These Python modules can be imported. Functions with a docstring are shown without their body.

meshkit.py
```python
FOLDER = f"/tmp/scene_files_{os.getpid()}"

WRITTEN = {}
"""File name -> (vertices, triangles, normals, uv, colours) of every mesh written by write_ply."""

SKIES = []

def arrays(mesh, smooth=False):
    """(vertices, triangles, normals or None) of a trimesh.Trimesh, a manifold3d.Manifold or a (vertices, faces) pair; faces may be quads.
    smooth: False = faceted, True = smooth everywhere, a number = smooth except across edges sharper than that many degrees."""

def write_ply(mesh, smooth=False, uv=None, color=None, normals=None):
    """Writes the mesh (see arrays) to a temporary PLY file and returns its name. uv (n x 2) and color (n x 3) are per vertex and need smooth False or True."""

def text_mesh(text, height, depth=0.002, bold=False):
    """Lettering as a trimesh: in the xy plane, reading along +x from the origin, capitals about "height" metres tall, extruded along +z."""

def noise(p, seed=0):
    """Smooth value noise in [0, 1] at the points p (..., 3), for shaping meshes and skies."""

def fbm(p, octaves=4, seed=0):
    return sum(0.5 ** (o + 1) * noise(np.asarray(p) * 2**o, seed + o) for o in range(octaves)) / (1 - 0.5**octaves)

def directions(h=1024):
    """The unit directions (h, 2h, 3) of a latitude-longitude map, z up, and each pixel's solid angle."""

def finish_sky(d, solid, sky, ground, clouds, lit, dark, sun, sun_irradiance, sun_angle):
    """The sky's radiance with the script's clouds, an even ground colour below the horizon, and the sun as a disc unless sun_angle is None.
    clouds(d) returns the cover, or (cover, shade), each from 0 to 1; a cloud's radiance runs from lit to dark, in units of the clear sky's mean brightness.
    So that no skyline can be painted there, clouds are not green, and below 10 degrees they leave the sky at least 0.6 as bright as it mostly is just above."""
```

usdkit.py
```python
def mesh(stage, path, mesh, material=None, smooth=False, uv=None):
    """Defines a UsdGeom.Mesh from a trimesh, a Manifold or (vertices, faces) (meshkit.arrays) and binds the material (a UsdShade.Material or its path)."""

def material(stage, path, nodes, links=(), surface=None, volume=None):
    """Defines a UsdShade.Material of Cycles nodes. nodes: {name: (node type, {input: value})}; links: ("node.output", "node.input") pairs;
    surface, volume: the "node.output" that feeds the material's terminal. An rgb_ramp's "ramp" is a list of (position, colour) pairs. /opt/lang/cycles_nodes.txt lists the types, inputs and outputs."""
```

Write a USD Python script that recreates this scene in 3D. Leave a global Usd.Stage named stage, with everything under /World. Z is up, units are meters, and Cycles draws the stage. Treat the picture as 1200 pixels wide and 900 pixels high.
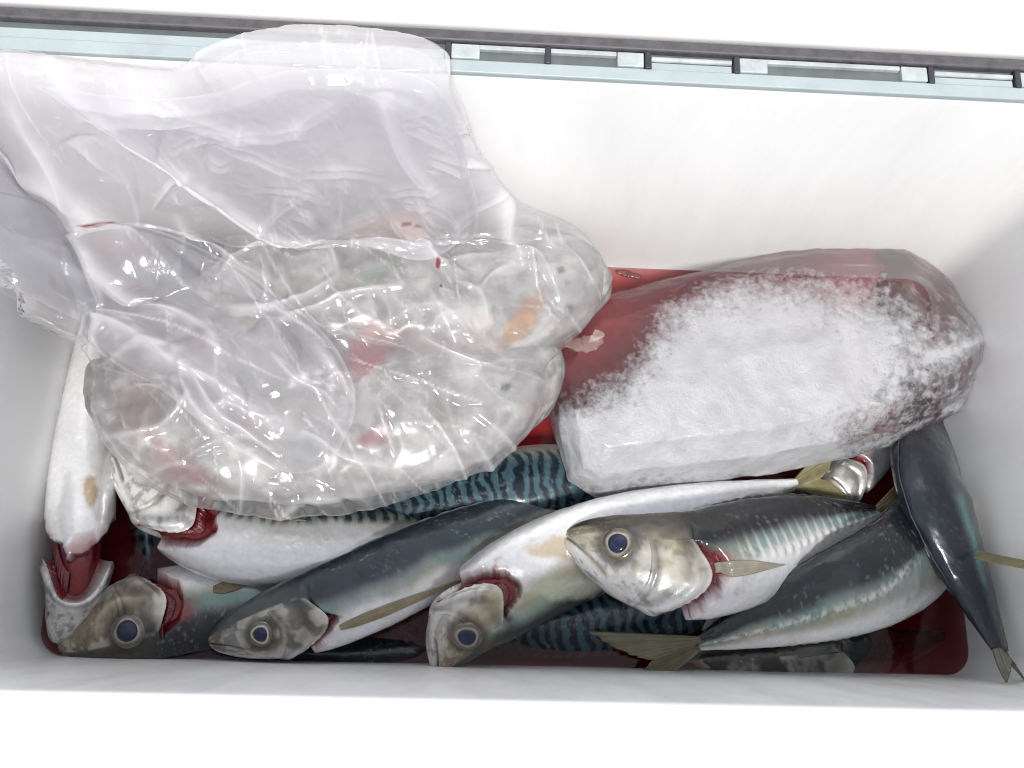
import math, numpy as np, trimesh, usdkit, shapely
from shapely.geometry import Polygon
from scipy.spatial import Delaunay
from scipy.ndimage import gaussian_filter, grey_dilation, map_coordinates
from manifold3d import Manifold
from meshkit import noise, fbm
from pxr import Usd, UsdGeom, UsdLux, UsdShade, Gf, Sdf, Vt

stage = Usd.Stage.CreateInMemory()
UsdGeom.SetStageUpAxis(stage, UsdGeom.Tokens.z)
UsdGeom.SetStageMetersPerUnit(stage, 1.0)
UsdGeom.Xform.Define(stage, '/World')
UsdGeom.Scope.Define(stage, '/World/Looks')

# ------------------------------------------------------------------ camera
FPX = 1100.0
CAM = np.array([-0.02499, 0.00596, 0.47074])
PITCH, YAW, ROLL = 0.28208, -0.1543, 0.18304
def _rz(a): c, s = math.cos(a), math.sin(a); return np.array([[c, -s, 0], [s, c, 0], [0, 0, 1]])
def _rx(a): c, s = math.cos(a), math.sin(a); return np.array([[1, 0, 0], [0, c, -s], [0, s, c]])
ROT = _rz(YAW) @ _rx(PITCH) @ _rz(ROLL)                      # camera to world
cam = UsdGeom.Camera.Define(stage, '/World/camera')
m4 = np.eye(4); m4[:3, :3] = ROT; m4[:3, 3] = CAM
UsdGeom.Xformable(cam).AddTransformOp().Set(Gf.Matrix4d(*map(float, m4.T.ravel())))
cam.CreateHorizontalApertureAttr(36.0); cam.CreateVerticalApertureAttr(27.0)
cam.CreateFocalLengthAttr(FPX / 1200 * 36.0)
cam.CreateClippingRangeAttr(Gf.Vec2f(0.01, 1000))
cam.CreateExposureAttr(1.34)

# ------------------------------------------------------------------ sky and sun (bright overcast)
SUN = np.array([0.0, -0.45, 0.87]); SUN /= np.linalg.norm(SUN)
elev, rot = math.asin(SUN[2]), math.atan2(SUN[0], SUN[1])
skymat = usdkit.material(stage, '/World/Looks/sky_look', {
    'sky': ('sky_texture', {'sky_type': 'single_scattering', 'sun_disc': False, 'sun_elevation': elev, 'sun_rotation': rot, 'altitude': 0.0}),
    'tc': ('texture_coordinate', {}),
    'n': ('noise_texture', {'scale': 2.6, 'detail': 5.0, 'roughness': 0.55}),
    'cl': ('rgb_ramp', {'ramp': [(0.3, (2.6, 2.75, 3.0)), (0.75, (5.6, 5.6, 5.6))]}),
    'f': ('map_range', {'value': 0.5, 'from_min': 0.25, 'from_max': 0.6, 'to_min': 0.55, 'to_max': 1.0, 'clamp': True}),
    'm': ('mix_color', {'use_clamp': False}),
    'bg': ('background_shader', {'strength': 0.08})},
    [('tc.generated', 'n.vector'), ('n.fac', 'cl.fac'), ('n.fac', 'f.value'), ('f.result', 'm.fac'), ('sky.color', 'm.a'), ('cl.color', 'm.b'), ('m.result', 'bg.color')],
    surface='bg.background')
dome = UsdLux.DomeLight.Define(stage, '/World/sky')
UsdShade.MaterialBindingAPI.Apply(dome.GetPrim()).Bind(skymat)
dome.GetPrim().SetCustomDataByKey('kind', 'structure')
dome.GetPrim().SetCustomDataByKey('label', 'bright overcast sky above the open cooler')
sun = UsdLux.DistantLight.Define(stage, '/World/sun')
sun.CreateNormalizeAttr(True); sun.CreateIntensityAttr(0.4); sun.CreateAngleAttr(12.0); sun.CreateColorAttr(Gf.Vec3f(1.0, 0.97, 0.92))
zax = SUN; xax = np.cross([0, 1, 0], zax); xax /= np.linalg.norm(xax); yax = np.cross(zax, xax)
ms = np.eye(4); ms[:3, 0], ms[:3, 1], ms[:3, 2] = xax, yax, zax
UsdGeom.Xformable(sun).AddTransformOp().Set(Gf.Matrix4d(*map(float, ms.T.ravel())))

# ------------------------------------------------------------------ helpers
def ray(px, py):
    px, py = np.asarray(px, float), np.asarray(py, float)
    return np.stack([(px - 600) / FPX, -(py - 450) / FPX, -np.ones_like(px)], -1) @ ROT.T
def at(px, py, z):
    d = ray(px, py)
    return CAM + d * ((np.asarray(z, float) - CAM[2]) / d[..., 2])[..., None]
def proj(P):
    v = (np.asarray(P) - CAM) @ ROT
    return 600 + FPX * v[..., 0] / -v[..., 2], 450 - FPX * v[..., 1] / -v[..., 2]
def mpp(P):                                                   # metres per photo pixel at a point
    return -((np.asarray(P) - CAM) @ ROT)[..., 2] / FPX
def sstep(a, b, x):
    t = np.clip((np.asarray(x, float) - a) / (b - a), 0, 1); return t * t * (3 - 2 * t)
def lerp(a, b, t): return np.asarray(a) * (1 - t) + np.asarray(b) * t
def mixc(c, d, t): return c * (1 - t[..., None]) + np.asarray(d, float) * t[..., None]
def spline(pts, n):
    pts = np.asarray(pts, float); k = len(pts)
    from scipy.interpolate import CubicSpline
    s = np.r_[0, np.cumsum(np.linalg.norm(np.diff(pts, axis=0), axis=1))]
    f = CubicSpline(s, pts, bc_type='natural')
    return f(np.linspace(0, s[-1], n)), f

_used = {}
def numbered(path):
    if path not in _used: _used[path] = 0; return path
    _used[path] += 1; return f'{path}_{_used[path]:03d}'
def tag(p, label=None, cat=None, group=None, kind=None):
    for k, v in (('label', label), ('category', cat), ('group', group), ('kind', kind)):
        if v: p.SetCustomDataByKey(k, v)
def thing(name, label, cat, group=None, kind=None, loc=None):
    x = UsdGeom.Xform.Define(stage, numbered('/World/' + name))
    tag(x.GetPrim(), label, cat, group, kind)
    return str(x.GetPath())
def obj(name, mesh, mat, parent='/World', smooth=True, col=None, extra=None, label=None):
    m = usdkit.mesh(stage, numbered(f'{parent}/{name}'), mesh, f'/World/Looks/{mat}', smooth=smooth)
    api = UsdGeom.PrimvarsAPI(m)
    if col is not None:
        api.CreatePrimvar('col', Sdf.ValueTypeNames.Color3fArray, 'vertex').Set(Vt.Vec3fArray.FromNumpy(np.asarray(col, np.float32).reshape(-1, 3)))
    for k, v in (extra or {}).items():
        api.CreatePrimvar(k, Sdf.ValueTypeNames.FloatArray, 'vertex').Set(Vt.FloatArray.FromNumpy(np.asarray(v, np.float32).ravel()))
    if label: tag(m.GetPrim(), label)
    return str(m.GetPath())
def grid_faces(n, m, wrap=False):
    i, j = np.meshgrid(np.arange(n - 1), np.arange(m if wrap else m - 1), indexing='ij')
    a = i * m + j; b = i * m + (j + 1) % m
    return np.stack([a, b, b + m, a + m], -1).reshape(-1, 4)
def box(lo, hi, r=0.0):
    lo, hi = np.asarray(lo, float), np.asarray(hi, float)
    b = trimesh.creation.box(hi - lo); b.apply_translation((lo + hi) / 2)
    if r:
        pts = np.array(np.meshgrid(*[(lo[k] + r, hi[k] - r) for k in range(3)])).reshape(3, -1).T
        s = trimesh.creation.icosphere(1, r).vertices
        b = trimesh.convex.convex_hull((pts[:, None] + s[None]).reshape(-1, 3))
    return b

# ------------------------------------------------------------------ materials
def mat(name, nodes, links, surface='p.BSDF', volume=None):
    usdkit.material(stage, '/World/Looks/' + name, nodes, links, surface=surface, volume=volume)
OBJ = ('texture_coordinate', {})
def plastic(name, col, rough, dirt=0.06, scale=30.0, sss=0.0):
    c = np.array(col)
    mat(name, {'tc': OBJ, 'n': ('noise_texture', {'scale': scale, 'detail': 6.0, 'roughness': 0.6}),
               'n2': ('noise_texture', {'scale': 900.0, 'detail': 2.0}),
               'map': ('mapping', {'scale': (1.0, 1.0, 0.25)}),
               'r': ('rgb_ramp', {'ramp': [(0.3, c * (1 - dirt)), (0.62, c)]}),
               'rr': ('map_range', {'value': 0.5, 'from_min': 0.3, 'from_max': 0.7, 'to_min': rough * 0.8, 'to_max': rough * 1.25}),
               'b': ('bump', {'strength': 0.15, 'distance': 0.0004}),
               'p': ('principled_bsdf', {'ior': 1.49})},
        [('geo.position', 'map.vector')][:0] + [('tc.object', 'map.vector'), ('map.vector', 'n.vector'), ('tc.object', 'n2.vector'), ('n.fac', 'r.fac'), ('r.color', 'p.base_color'),
         ('n.fac', 'rr.value'), ('rr.result', 'p.roughness'), ('n2.fac', 'b.height'), ('b.normal', 'p.normal')])
plastic('white_liner', (0.80, 0.80, 0.80), 0.32)
plastic('white_rim', (0.80, 0.80, 0.79), 0.38, 0.08, 60.0)
plastic('white_lid', (0.82, 0.82, 0.82), 0.4)
plastic('blue_grey_trim', (0.35, 0.405, 0.425), 0.4, 0.15, 50)
plastic('grey_metal', (0.42, 0.46, 0.47), 0.35, 0.3, 120)
plastic('slot_grey', (0.12, 0.14, 0.14), 0.5, 0.3, 120)
plastic('dark_plum', (0.085, 0.08, 0.09), 0.5, 0.4, 200)
plastic('dark_pin', (0.03, 0.03, 0.045), 0.4, 0.3, 200)

mat('bloody_water', {
    'tc': OBJ, 'n': ('noise_texture', {'scale': 14.0, 'detail': 4.0, 'roughness': 0.55, 'distortion': 0.6}),
    'nb': ('noise_texture', {'scale': 45.0, 'detail': 2.0}),
    'b': ('bump', {'strength': 0.12, 'distance': 0.002}),
    'tr': ('transparent_bsdf', {'color': (0.92, 0.66, 0.66)}),
    'df': ('diffuse_bsdf', {'color': (0.15, 0.010, 0.014)}),
    'mr': ('map_range', {'value': 0.5, 'from_min': 0.35, 'from_max': 0.7, 'to_min': 0.0, 'to_max': 0.32, 'clamp': True}),
    'm1': ('mix_closure', {}),
    'gl': ('glossy_bsdf', {'color': (1, 1, 1), 'roughness': 0.03}),
    'fr': ('fresnel', {'IOR': 1.33}),
    'm2': ('mix_closure', {}),
    'v': ('absorption_volume', {'color': (0.74, 0.25, 0.265), 'density': 92.0})},
    [('tc.object', 'n.vector'), ('tc.object', 'nb.vector'), ('nb.fac', 'b.height'), ('b.normal', 'gl.normal'), ('n.fac', 'mr.value'), ('mr.result', 'm1.fac'),
     ('tr.BSDF', 'm1.closure1'), ('df.BSDF', 'm1.closure2'), ('fr.fac', 'm2.fac'), ('m1.closure', 'm2.closure1'), ('gl.BSDF', 'm2.closure2')],
    surface='m2.closure', volume='v.volume')

def skin(name, metallic=0.2, rough=0.3, coat=0.6, scales=1500.0, bump=0.05, sss=0.0):
    mat(name, {'a': ('attribute', {'attribute': 'col'}), 'tc': OBJ,
               'n': ('noise_texture', {'scale': 420.0, 'detail': 4.0, 'roughness': 0.65}),
               'n3': ('noise_texture', {'scale': 90.0, 'detail': 4.0, 'roughness': 0.6}),
               'vo': ('voronoi_texture', {'scale': scales}),
               'hv': ('map_range', {'value': 0.5, 'from_min': 0.25, 'from_max': 0.75, 'to_min': 0.92, 'to_max': 1.08}),
               'mu': ('mix_color', {'blend_type': 'multiply', 'fac': 1.0}),
               'rr': ('map_range', {'value': 0.5, 'from_min': 0.3, 'from_max': 0.7, 'to_min': rough * 0.65, 'to_max': rough * 1.4}),
               'ad': ('math', {'math_type': 'multiply_add', 'value2': 0.5}),
               'b': ('bump', {'strength': bump, 'distance': 0.0006}),
               'p': ('principled_bsdf', {'metallic': metallic, 'coat_weight': coat, 'coat_roughness': 0.06, 'ior': 1.45, 'subsurface_weight': sss, 'subsurface_scale': 0.004})},
        [('tc.object', 'n.vector'), ('tc.object', 'n3.vector'), ('tc.object', 'vo.vector'), ('n.fac', 'hv.value'), ('a.color', 'mu.a'), ('hv.result', 'mu.b'), ('mu.result', 'p.base_color'),
         ('n3.fac', 'rr.value'), ('rr.result', 'p.roughness'), ('vo.distance', 'ad.value1'), ('n.fac', 'ad.value3'), ('ad.value', 'b.height'), ('b.normal', 'p.normal'), ('b.normal', 'p.coat_normal')])
skin('fish_skin', 0.40, 0.24, 0.5)
skin('fish_back', 0.15, 0.24, 0.35)
skin('gill_flesh', 0.0, 0.3, 0.8, 800.0, 0.5)
skin('fin_membrane', 0.0, 0.4, 0.4, 900.0, 0.3)
skin('pale_flesh', 0.0, 0.4, 0.5, 500.0, 0.3, 0.0)
skin('iris_skin', 0.5, 0.2, 1.0, 1500.0, 0.1)
mat('pupil_black', {'tc': OBJ, 'n': ('noise_texture', {'scale': 300.0}), 'r': ('rgb_ramp', {'ramp': [(0.3, (0.008, 0.010, 0.03)), (0.7, (0.02, 0.028, 0.07))]}),
                    'p': ('principled_bsdf', {'roughness': 0.10, 'specular_ior_level': 0.3, 'coat_weight': 0.25, 'coat_roughness': 0.02})}, [('tc.object', 'n.vector'), ('n.fac', 'r.fac'), ('r.color', 'p.base_color')])

mat('pale_ice', {'a': ('attribute', {'attribute': 'col'}), 'tc': OBJ,
    'n': ('noise_texture', {'scale': 70.0, 'detail': 4.0, 'roughness': 0.65}),
    'mr': ('map_range', {'value': 0.5, 'from_min': 0.35, 'from_max': 0.62, 'to_min': 0.45, 'to_max': 0.94, 'clamp': True}),
    'p': ('principled_bsdf', {'roughness': 0.25}),
    'tr': ('transparent_bsdf', {'color': (0.86, 0.86, 0.87)}), 'm': ('mix_closure', {})},
    [('tc.object', 'n.vector'), ('a.color', 'p.base_color'), ('n.fac', 'mr.value'), ('mr.result', 'm.fac'), ('tr.BSDF', 'm.closure1'), ('p.BSDF', 'm.closure2')], surface='m.closure')
# clear ice with a cloudy, frosted heart
mat('clear_ice', {
    'c': ('attribute', {'attribute': 'cloud'}), 'tc': OBJ,
    'n': ('noise_texture', {'scale': 260.0, 'detail': 4.0, 'roughness': 0.75}),
    'n2': ('noise_texture', {'scale': 60.0, 'detail': 4.0, 'roughness': 0.68}),
    's1': ('math', {'math_type': 'multiply_add', 'value2': 1.1, 'value3': -0.55}),
    's2': ('math', {'math_type': 'add'}),
    's3': ('map_range', {'value': 0.5, 'from_min': 0.30, 'from_max': 0.88, 'to_min': 0.05, 'to_max': 0.90, 'clamp': True}),
    'b': ('bump', {'strength': 0.35, 'distance': 0.0012}),
    'bb': ('bump', {'strength': 0.8, 'distance': 0.0010}),
    'g': ('glass_bsdf', {'color': (0.90, 0.92, 0.94), 'roughness': 0.02, 'IOR': 1.31}),
    'tr': ('transparent_bsdf', {'color': (0.93, 0.94, 0.96)}),
    'gm': ('mix_closure', {'fac': 0.4}),
    'ic': ('rgb_ramp', {'ramp': [(0.3, (0.52, 0.53, 0.56)), (0.7, (0.68, 0.69, 0.72))]}),
    'd': ('principled_bsdf', {'roughness': 0.3, 'coat_weight': 0.6, 'coat_roughness': 0.08}),
    'tl': ('translucent_bsdf', {'color': (0.50, 0.52, 0.56)}),
    'dm': ('mix_closure', {'fac': 0.35}),
    'm': ('mix_closure', {})},
    [('n2.fac', 'ic.fac'), ('ic.color', 'd.base_color'), ('tc.object', 'n.vector'), ('tc.object', 'n2.vector'), ('n.fac', 's1.value1'), ('s1.value', 's2.value1'), ('c.fac', 's2.value2'), ('s2.value', 's3.value'), ('s3.result', 'm.fac'),
     ('n2.fac', 'b.height'), ('b.normal', 'g.normal'), ('n.fac', 'bb.height'), ('bb.normal', 'd.normal'), ('g.BSDF', 'gm.closure1'), ('tr.BSDF', 'gm.closure2'),
     ('d.BSDF', 'dm.closure1'), ('tl.BSDF', 'dm.closure2'), ('gm.closure', 'm.closure1'), ('dm.closure', 'm.closure2')], surface='m.closure')
# clear, slightly milky plastic film
mat('plastic_film', {
    'a': ('attribute', {'attribute': 'col'}), 'h': ('attribute', {'attribute': 'haze'}), 'tc': OBJ,
        'wn': ('noise_texture', {'scale': 50.0, 'detail': 0.0}), 'wm': ('mix_vector', {'fac': 0.035}),
    'v1': ('voronoi_texture', {'scale': 110.0}),
    'mp': ('mapping', {'rotation': (0.0, 0.0, 0.7), 'scale': (0.45, 1.0, 1.0)}),
    'b0': ('bump', {'strength': 0.35, 'distance': 0.0028}),
    'tr': ('transparent_bsdf', {'color': (0.97, 0.97, 0.975)}),
    'd': ('diffuse_bsdf', {}), 'tl': ('translucent_bsdf', {}), 'dm': ('mix_closure', {'fac': 0.4}),
    'gl': ('glossy_bsdf', {'color': (1, 1, 1), 'roughness': 0.10}),
    'fr': ('layer_weight', {'blend': 0.28}), 'fm': ('map_range', {'value': 0.5, 'from_min': 0.0, 'from_max': 1.0, 'to_min': 0.05, 'to_max': 0.5}),
    'm1': ('mix_closure', {}), 'm2': ('mix_closure', {})},
    [('b0.normal', 'gl.normal'), ('tc.object', 'wn.vector'), ('tc.object', 'wm.a'), ('wn.color', 'wm.b'), ('wm.result', 'mp.vector'), ('mp.vector', 'v1.vector'), ('v1.distance', 'b0.height'),
     ('a.color', 'd.color'), ('a.color', 'tl.color'), ('d.BSDF', 'dm.closure1'), ('tl.BSDF', 'dm.closure2'), ('h.fac', 'm1.fac'), ('tr.BSDF', 'm1.closure1'), ('dm.closure', 'm1.closure2'),
     ('fr.fresnel', 'fm.value'), ('fm.result', 'm2.fac'), ('m1.closure', 'm2.closure1'), ('gl.BSDF', 'm2.closure2')], surface='m2.closure')

# ------------------------------------------------------------------ the cooler
W, D, HR, DR = 0.45, 0.20918, 0.15955, 0.00809              # inside at the water line, rim height, draft
def rrect(x0, y0, x1, y1, r, seg=8):
    out = []
    for cx, cy, a0 in ((x1 - r, y1 - r, 0), (x0 + r, y1 - r, 90), (x0 + r, y0 + r, 180), (x1 - r, y0 + r, 270)):
        a = np.radians(np.linspace(a0, a0 + 90, seg)); out += [np.c_[cx + r * np.cos(a), cy + r * np.sin(a)]]
    return np.vstack(out)
def ring(z, grow, r):
    q = rrect(-W / 2 - grow, -grow, W / 2 + grow, D + grow, max(r, 0.002))
    # subdivide long edges for smooth shading
    return np.c_[q, np.full(len(q), z)]
def draft(z): return DR * z / HR
def zwall(px, py):
    """Height where the photo ray through a pixel meets the liner (0 on the water, HR on the rim and beyond)."""
    d = ray(px, py); best = np.full(np.shape(d[..., 0]), 1e9)
    k = DR / HR
    for nrm, off in (((1, 0), W / 2), ((-1, 0), W / 2), ((0, 1), D), ((0, -1), 0.0)):
        # n.p = off + k z
        num = off + k * CAM[2] - (nrm[0] * CAM[0] + nrm[1] * CAM[1])
        den = nrm[0] * d[..., 0] + nrm[1] * d[..., 1] - k * d[..., 2]
        t = np.where(den > 1e-9, num / np.maximum(den, 1e-9), 1e9); best = np.minimum(best, t)
    return np.clip(CAM[2] + best * d[..., 2], 0, HR)
FLOOR = -0.030
cooler = thing('cooler_box', 'white plastic cooler box with its hinged lid open, holding fish', 'cooler')
rings = [np.c_[np.zeros((32, 2)) + [0, D / 2], np.full(32, FLOOR)]]
for k in range(6):
    a = math.pi / 2 * k / 5; rf = 0.010
    rings.append(ring(FLOOR + rf * (1 - math.cos(a)), draft(FLOOR) - rf * (1 - math.sin(a)), 0.012))
for z in np.linspace(FLOOR + 0.02, HR - 0.006, 10): rings.append(ring(z, draft(z), 0.012 + 0.02 * max(z, 0) ))
RL = 0.0025
for k in range(1, 7):
    a = math.pi / 2 * k / 6; rings.append(ring(HR - RL + RL * math.sin(a), draft(HR) + RL * (1 - math.cos(a)), 0.016 + RL * (1 - math.cos(a))))
V = np.vstack(rings); V[:, 2] += 0.017 * np.clip(V[:, 1] / D, 0, 1) * (1 - sstep(FLOOR + 0.004, FLOOR + 0.034, V[:, 2])); obj('liner', (V, grid_faces(len(rings), 32, True)), 'white_liner', cooler, smooth=40)
# flat rim and outside shell
g0 = draft(HR) + RL
def shell(cols):
    rr = []
    for z, gx, gy0, gy1, r in cols:
        q = rrect(-W / 2 - gx, -gy0, W / 2 + gx, D + gy1, r); rr.append(np.c_[q, np.full(32, z)])
    return np.vstack(rr), grid_faces(len(rr), 32, True)
obj('rim', shell([(HR - 0.0001, g0, g0, g0, 0.020), (HR, g0 + 0.002, g0 + 0.002, g0 + 0.0002, 0.022), (HR, 0.050, 0.046, g0 + 0.0004, 0.03), (HR - 0.002, 0.054, 0.050, g0 + 0.0006, 0.034), (HR - 0.012, 0.055, 0.052, g0 + 0.0006, 0.035)]), 'white_rim', cooler, smooth=40)
obj('outer_shell', shell([(HR - 0.012, 0.0545, 0.0515, g0 + 0.0005, 0.035), (FLOOR - 0.02, 0.045, 0.042, g0, 0.03), (FLOOR - 0.03, 0.036, 0.033, g0 - 0.004, 0.02)]), 'white_rim', cooler, smooth=40)
# hinge along the far rim. local frame: X along the rim, Y outwards, measured on the plane z = HR
hA, hB = at(540, 86, HR), at(1200, 119, HR)
hx = (hB - hA) / np.linalg.norm(hB - hA); hy = np.array([-hx[1], hx[0], 0.0])
Lh = np.linalg.norm(hB - hA)
hm = np.eye(4); hm[:3, 0], hm[:3, 1], hm[:3, 2], hm[:3, 3] = hx, hy, [0, 0, 1], hA
PX = Lh / 660.8                                              # metres per photo pixel along the hinge
def hb(x0, x1, y0, y1, z0, z1, r=0.0, YS=1.18):                       # x in photo pixels, y in photo pixels beyond the rim edge, z in millimetres
    b = box([(x0 - 540) * PX, y0 * PX * YS, z0 / 1000], [(x1 - 540) * PX, y1 * PX * YS, z1 / 1000], r); b.apply_transform(hm); return b
X0, X1 = -180, 1440
obj('trim_strip', hb(X0, X1, 0.0, 14, -1.6, 1.2, 0.0006), 'blue_grey_trim', cooler, smooth=30)
obj('hinge_channel', hb(X0, X1, 14.05, 33, -8, -0.8), 'slot_grey', cooler, smooth=False)
obj('lid_gasket', hb(X0, X1, 33.05, 46, -8, 2.2, 0.0012), 'dark_plum', cooler, smooth=30)
obj('hinge_leaf', hb(X0, 520, 14.5, 25, -1.6, 0.6, 0.0003), 'blue_grey_trim', cooler, smooth=30)
for k in range(0, 4):
    o = 335 * k
    for a, b_ in ((528, 561), (720, 751)):
        obj('hinge_bracket', hb(a + o, b_ + o, 15, 31, -1.6, 1.5, 0.0005), 'grey_metal', cooler, smooth=30)
    obj('hinge_plate', hb(560.5 + o, 719.5 + o, 27, 32, -1.6, 0.8, 0.0003), 'grey_metal', cooler, smooth=30)
    for a in ((521, 636, 752) if k != 1 else (521, 752)): obj('hinge_pin', hb(a + o, a + 7 + o, 13, 32, -1.6, 2.0, 0.0006), 'dark_pin', cooler, smooth=30)
    rod = trimesh.creation.cylinder(0.0011, 94 * PX, sections=16); rod.apply_transform(trimesh.transformations.rotation_matrix(math.pi / 2, [0, 1, 0]))
    rod.apply_translation([(807 + o - 540) * PX, 26 * PX * 1.18, 0.0002]); rod.apply_transform(hm); obj('hinge_rod', rod, 'grey_metal', cooler, smooth=40)
    obj('hinge_leaf', hb(760 + o, 854 + o, 14.5, 22, -1.6, 0.6, 0.0003), 'blue_grey_trim', cooler, smooth=30)
lid = box([(X0 - 540) * PX, 0, 0], [(X1 - 540) * PX, 0.034, 0.24], 0.006)
lid.apply_transform(trimesh.transformations.rotation_matrix(-math.radians(16), [1, 0, 0])); lid.apply_translation([0, 47 * PX * 1.18, -0.004]); lid.apply_transform(hm)
obj('lid', lid, 'white_lid', cooler, smooth=30)

# ------------------------------------------------------------------ the bloody water
q = rrect(-W / 2 - 0.0012, -0.0012, W / 2 + 0.0012, D + 0.0012, 0.0125)
water = trimesh.creation.extrude_polygon(Polygon(q), 0.034, engine='earcut'); water.apply_translation([0, 0, -0.034])
wp = obj('water', water, 'bloody_water', smooth=False)
tag(stage.GetPrimAtPath(wp), 'red bloody water pooled in the bottom of the cooler', 'water', kind='structure')

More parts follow.
